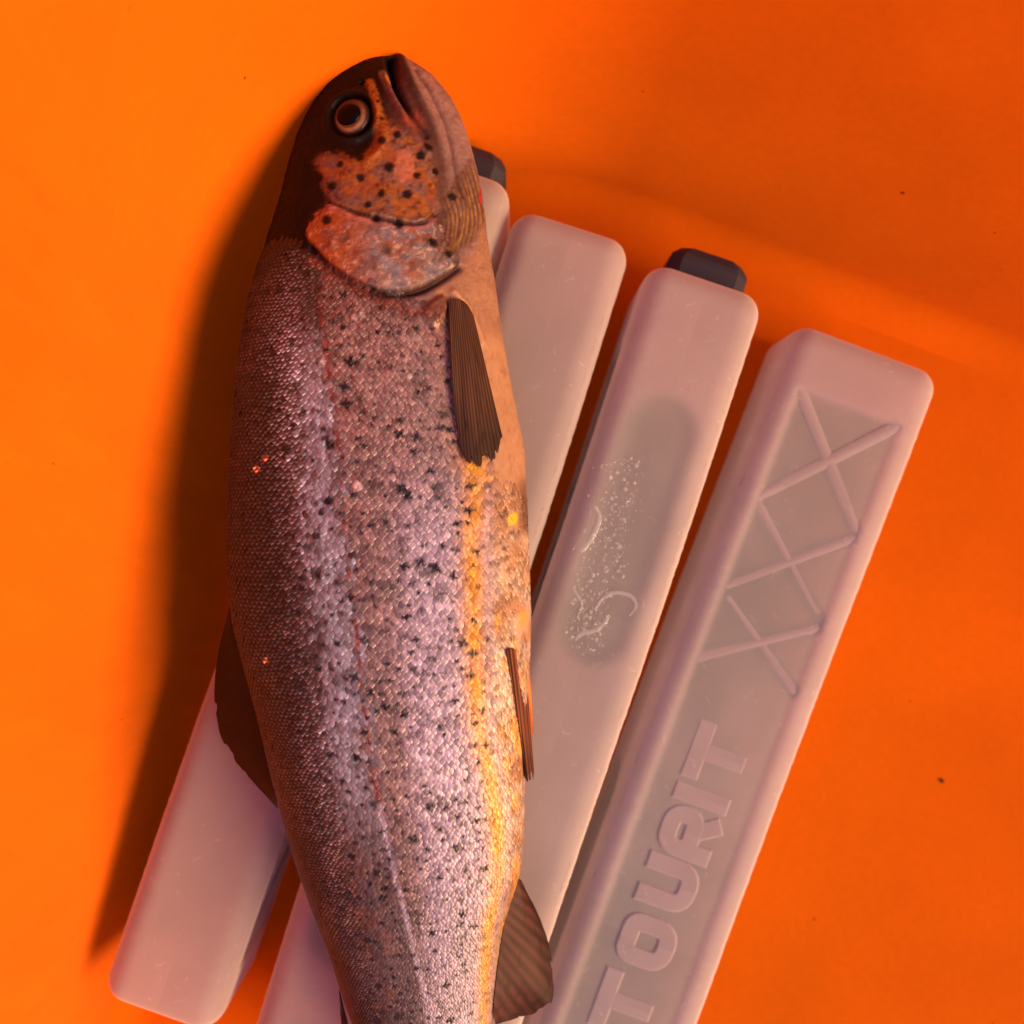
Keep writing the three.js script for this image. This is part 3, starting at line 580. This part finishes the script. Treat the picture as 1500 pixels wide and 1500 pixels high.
function arcInv(f, A, B) {
  if (f < 0) return f * 1.6; if (f > 1) return 1 + (f - 1) * 1.6;
  const key = Math.round(A) + '_' + Math.round(B); let T = ARCMEMO.get(key);
  if (!T) { T = [0]; const n = 200; let s = 0; for (let i = 0; i < n; i++) { const t = Math.PI * (i + 0.5) / n; s += Math.hypot(A * Math.sin(t), B * Math.cos(t)); T.push(s); } for (let i = 0; i <= n; i++) T[i] /= s; ARCMEMO.set(key, T); }
  let lo = 0, hi = 200; while (hi - lo > 1) { const m = (lo + hi) >> 1; T[m] <= f ? lo = m : hi = m; } return (lo + (f - T[lo]) / (T[hi] - T[lo])) / 200;
}
function arcScale(q, A, B) { const t = Math.PI * clamp(q, 0, 1), m = Math.sqrt((A * A + B * B) / 2); return m / Math.max(0.35 * m, Math.hypot(A * Math.sin(t), B * Math.cos(t))); }

// ---- eye
{
  const [ex, ey] = EYE, h = skinH(ex, ey) - 0.0014, c = new THREE.Vector3((ex - 750) * U, h, (ey - 750) * U);
  const eye = new THREE.Group(); eye.name = 'eye'; eye.position.copy(c); eye.rotation.z = 0.30; eye.rotation.x = -0.10; trout.add(eye);
  const pos = [], idx = [], col = [], R = 0.0051, nr = 22, ns = 48;
  for (let j = 0; j <= nr; j++) for (let i = 0; i < ns; i++) {
    const f = j / nr, an = i / ns * 6.2832, r = R * f, hh = 0.0021 * Math.sqrt(1 - f * f * 0.985) + 0.00022 * Math.exp(-(((f - 0.74) / 0.10) ** 2)) - 0.0006 * ss(0.5, 0.3, f) ; pos.push(r * Math.cos(an), hh, r * Math.sin(an));
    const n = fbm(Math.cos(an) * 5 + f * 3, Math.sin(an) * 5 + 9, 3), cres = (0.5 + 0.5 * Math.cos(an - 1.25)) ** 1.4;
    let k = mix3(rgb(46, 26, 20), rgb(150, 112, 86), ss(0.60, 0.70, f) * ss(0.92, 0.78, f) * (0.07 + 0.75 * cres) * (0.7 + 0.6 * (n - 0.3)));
    k = mix3(k, rgb(130, 92, 52), 0.35 * Math.exp(-(((f - 0.55) / 0.05) ** 2)));
    col.push(...k);
  }
  for (let j = 0; j < nr; j++) for (let i = 0; i < ns; i++) { const a = j * ns + i, b = j * ns + (i + 1) % ns; idx.push(a, b, a + ns, b, b + ns, a + ns); }
  part('iris', geo(pos, idx, col), M.iris, eye);
  const pg = new THREE.SphereGeometry(0.00305, 32, 20, 0, 6.2832, 0, 1.5708); pg.scale(1.08, 0.42, 0.94);
  const pu = part('pupil', pg, M.pupil, eye); pu.position.set(-0.0001, 0.0016, -0.0001);
}
// ---- fins: fans of rays between a base line and a tip line, 0.5 mm thick
function fin(name, base, tip, rays, colour, thick = 0.0004, corr = 0.00016, label) {
  // base and tip: rows of [px, py, height]
  const nb = 96, nt = 40, B = smoothLine(base, nb), T = smoothLine(tip, nb), pos = [], idx = [], col = [];
  const P = (u, v) => { const b = B[u], t = T[u], bow = Math.sin(Math.PI * v) * 0.0006; return at(lerp(b[0], t[0], v), lerp(b[1], t[1], v), lerp(b[2], t[2], v) + bow); };
  for (const side of [1, -1]) for (let i = 0; i <= nb; i++) for (let j = 0; j <= nt; j++) {
    const v = j / nt, ph = i / nb * rays * (v > 0.6 ? 1 : 1), f = Math.cos(6.2832 * ph), rag = 1 - 0.008 * v * (0.5 - 0.5 * f) - 0.06 * v * fbm(i * 0.12, 3, 4) - 0.05 * v * ss(0.76, 0.9, noise(i * 0.19, 8));
    const p = P(i, v * rag); const th = (thick * (1 - 0.75 * v) * Math.min(1, i / 3, (nb - i) / 3) + corr * (0.5 + 0.5 * f) * (1 - 0.6 * v)) ;
    p.y += (side > 0 ? th : -thick * 0.3) + 0.0007 * v * Math.sin(i / nb * 11 + v * 3) * noise(i * 0.05 + 3, v * 2); pos.push(p.x, p.y, p.z); col.push(...colour(i / nb, v, f));
  }
  const n = nt + 1, off = (nb + 1) * n;
  for (let s = 0; s < 2; s++) for (let i = 0; i < nb; i++) for (let j = 0; j < nt; j++) { const a = s * off + i * n + j; s ? idx.push(a, a + n, a + 1, a + 1, a + n, a + n + 1) : idx.push(a, a + 1, a + n, a + 1, a + n + 1, a + n); }
  for (let i = 0; i < nb; i++) { const a = i * n + nt, b = off + a; idx.push(a, b, a + n, b, b + n, a + n); }
  return part(name, geo(pos, idx, col), name === 'dorsal_fin' ? M.wetFin : M.fin, trout, label);
}
const hs = (x, y, up) => [x, y, (() => { const p = fu(x, y); return skinH(p[0], p[1]) + up; })()];
const finTone = (a, b, d) => (u, v, f) => { const n = fbm(u * 30, v * 5, 3); let c = mix3(a, b, clamp(0.5 + 0.35 * f + 0.6 * (n - 0.5))); c = mix3(c, d, 0.55 * ss(0.55, 1, v) + 0.4 * ss(0.6, 0.8, fbm(u * 12 + 5, v * 9, 3))); return c; };
fin('pectoral_fin', [hs(656, 446, 0.0010), hs(668, 438, 0.0014), hs(682, 444, 0.0014), hs(694, 462, 0.0010)], [hs(664, 610, 0.0013), hs(682, 680, 0.0018), hs(702, 693, 0.0022), hs(722, 680, 0.0020), hs(738, 648, 0.0012)], 15, finTone(rgb(38, 23, 18), rgb(86, 57, 42), rgb(30, 20, 18)), 0.0005, 0.00013, 'folded brown fin lying along the pale belly');
fin('dorsal_fin', [[344, 885, 0.070], [362, 960, 0.071], [384, 1050, 0.070], [406, 1178, 0.068]], [[336, 888, 0.068], [317, 965, 0.063], [314, 1045, 0.060], [330, 1100, 0.061], [352, 1126, 0.063], [407, 1184, 0.066]], 12, finTone(rgb(10, 7, 8), rgb(20, 14, 15), rgb(8, 7, 12)), 0.0006, 0.00014, 'dark spread fin on the back');
fin('pelvic_fin', [hs(742, 952, 0.0005), hs(752, 950, 0.0008), [764, 956, 0.0735], [770, 966, 0.071]], [[768, 1146, 0.0705], [774, 1151, 0.072], [780, 1148, 0.070], [783, 1138, 0.067]], 5, finTone(rgb(40, 24, 22), rgb(132, 74, 44), rgb(44, 28, 26)), 0.0006, 0.0003);
fin('pelvic_fin_001', [[768, 960, 0.064], [774, 970, 0.063], [776, 985, 0.062]], [[779, 1080, 0.060], [781, 1085, 0.059], [782, 1075, 0.058]], 3, finTone(rgb(196, 112, 60), rgb(216, 134, 76), rgb(150, 84, 54)), 0.0005, 0.0002);
fin('anal_fin', [[758, 1284, 0.0665], [742, 1340, 0.068], [731, 1400, 0.068], [722, 1486, 0.067]], [[764, 1290, 0.064], [797, 1358, 0.060], [812, 1420, 0.058], [807, 1480, 0.058], [768, 1490, 0.060], [726, 1500, 0.064]], 12, finTone(rgb(48, 24, 20), rgb(84, 48, 41), rgb(30, 16, 16)), 0.0006, 0.00003, 'brown fin near the tail with darker blotches');
fin('adipose_fin', [[497, 1448, 0.0645], [506, 1485, 0.064], [516, 1520, 0.063]], [[497, 1455, 0.064], [500, 1500, 0.062], [506, 1532, 0.062]], 3, finTone(rgb(30, 20, 18), rgb(44, 28, 24), rgb(20, 15, 15)));
fin('tail_fin', [[568, 1740, 0.0625], [634, 1755, 0.064], [700, 1740, 0.0625]], [[520, 1980, 0.055], [590, 1925, 0.058], [640, 1905, 0.058], [690, 1925, 0.058], [780, 1975, 0.055]], 18, finTone(rgb(56, 34, 30), rgb(110, 74, 60), rgb(40, 24, 22)), 0.0008, 0.0002);

// ---------------------------------------------------------------- meltwater on the third pack: strands, a thin film and fine droplets
{
  const w = thing('water_puddle', 'thin wet meltwater streak with droplets on the pack under the pelvic fin side', 'water puddle'), hw = PW + 0.0002 - 0.0004;
  const strand = (pts, rad) => {
    const c = new THREE.CatmullRomCurve3(pts.map(([x, y]) => at(x, y, hw))), n = 40, pos = [], idx = [];
    for (let i = 0; i <= n; i++) { const t = i / n, p = c.getPoint(t), d = c.getTangent(t), sx = -d.z, sz = d.x, r = rad * (0.35 + 0.65 * Math.sin(Math.PI * t)) * (0.7 + 0.7 * noise(t * 14, rad * 1e5)); for (let k = 0; k <= 8; k++) { const q = k / 8 * Math.PI, u = Math.cos(q) * r; pos.push(p.x + sx * u, p.y + Math.sin(q) * r * 0.34, p.z + sz * u); } }
    for (let i = 0; i < n; i++) for (let k = 0; k < 8; k++) { const a = i * 9 + k; idx.push(a, a + 9, a + 1, a + 1, a + 9, a + 10); }
    return geo(pos, idx);
  };
  part('water_strand', strand([[868, 738], [878, 755], [872, 778], [862, 795], [848, 812], [842, 830], [838, 838]], 0.0007), M.water, w);
  part('water_strand', strand([[866, 742], [862, 765], [850, 790], [838, 806]], 0.0004), M.water, w);
  part('water_strand', strand([[872, 892], [882, 878], [900, 868], [925, 874], [932, 888], [922, 902]], 0.0006), M.water, w);
  part('water_strand', strand([[842, 938], [852, 928], [870, 924], [884, 914], [892, 900]], 0.0007), M.water, w);
  part('water_strand', strand([[838, 848], [842, 866], [852, 884], [846, 905]], 0.0004), M.water, w);
  const gs = [], base = new THREE.SphereGeometry(1, 7, 4, 0, 6.2832, 0, 1.5708);
  for (let k = 0; k < 2000 && gs.length < 560; k++) {
    const x = 800 + 140 * rnd(), y = 670 + 310 * rnd(), cx = lerp(912, 845, (y - 670) / 310), d = Math.abs(x - cx) / 46 + 0.9 * (noise(x / 22, y / 22) - 0.35); if (d > 0.62 + 0.35 * rnd()) continue;
    const g = base.clone(), r = 0.00013 + 0.00026 * rnd() ** 4; g.scale(r * (1 + rnd()), r * 0.4, r * (1 + 0.8 * rnd())); g.rotateY(rnd() * 3); const p = at(x, y, hw); g.translate(p.x, p.y, p.z); gs.push(g);
  }
  part('droplets', mergeGeometries(gs), M.water, w).userData.kind = 'stuff';
}
// ---------------------------------------------------------------- small marks
{
  const speck = (px, py, h, s, label, n) => { const g = new THREE.IcosahedronGeometry(s, 1); g.scale(1, 0.5, 1.5); const m = part(n, g, M.dirt); m.position.copy(at(px, py, h)); m.rotation.y = 0.5; m.userData = { label, category: 'speck' }; };
  speck(1380, 1144, 0.0004, 0.0006, 'tiny dark dirt speck on the bare orange floor at right', 'dirt_speck');
}
renderer.render(scene, camera);
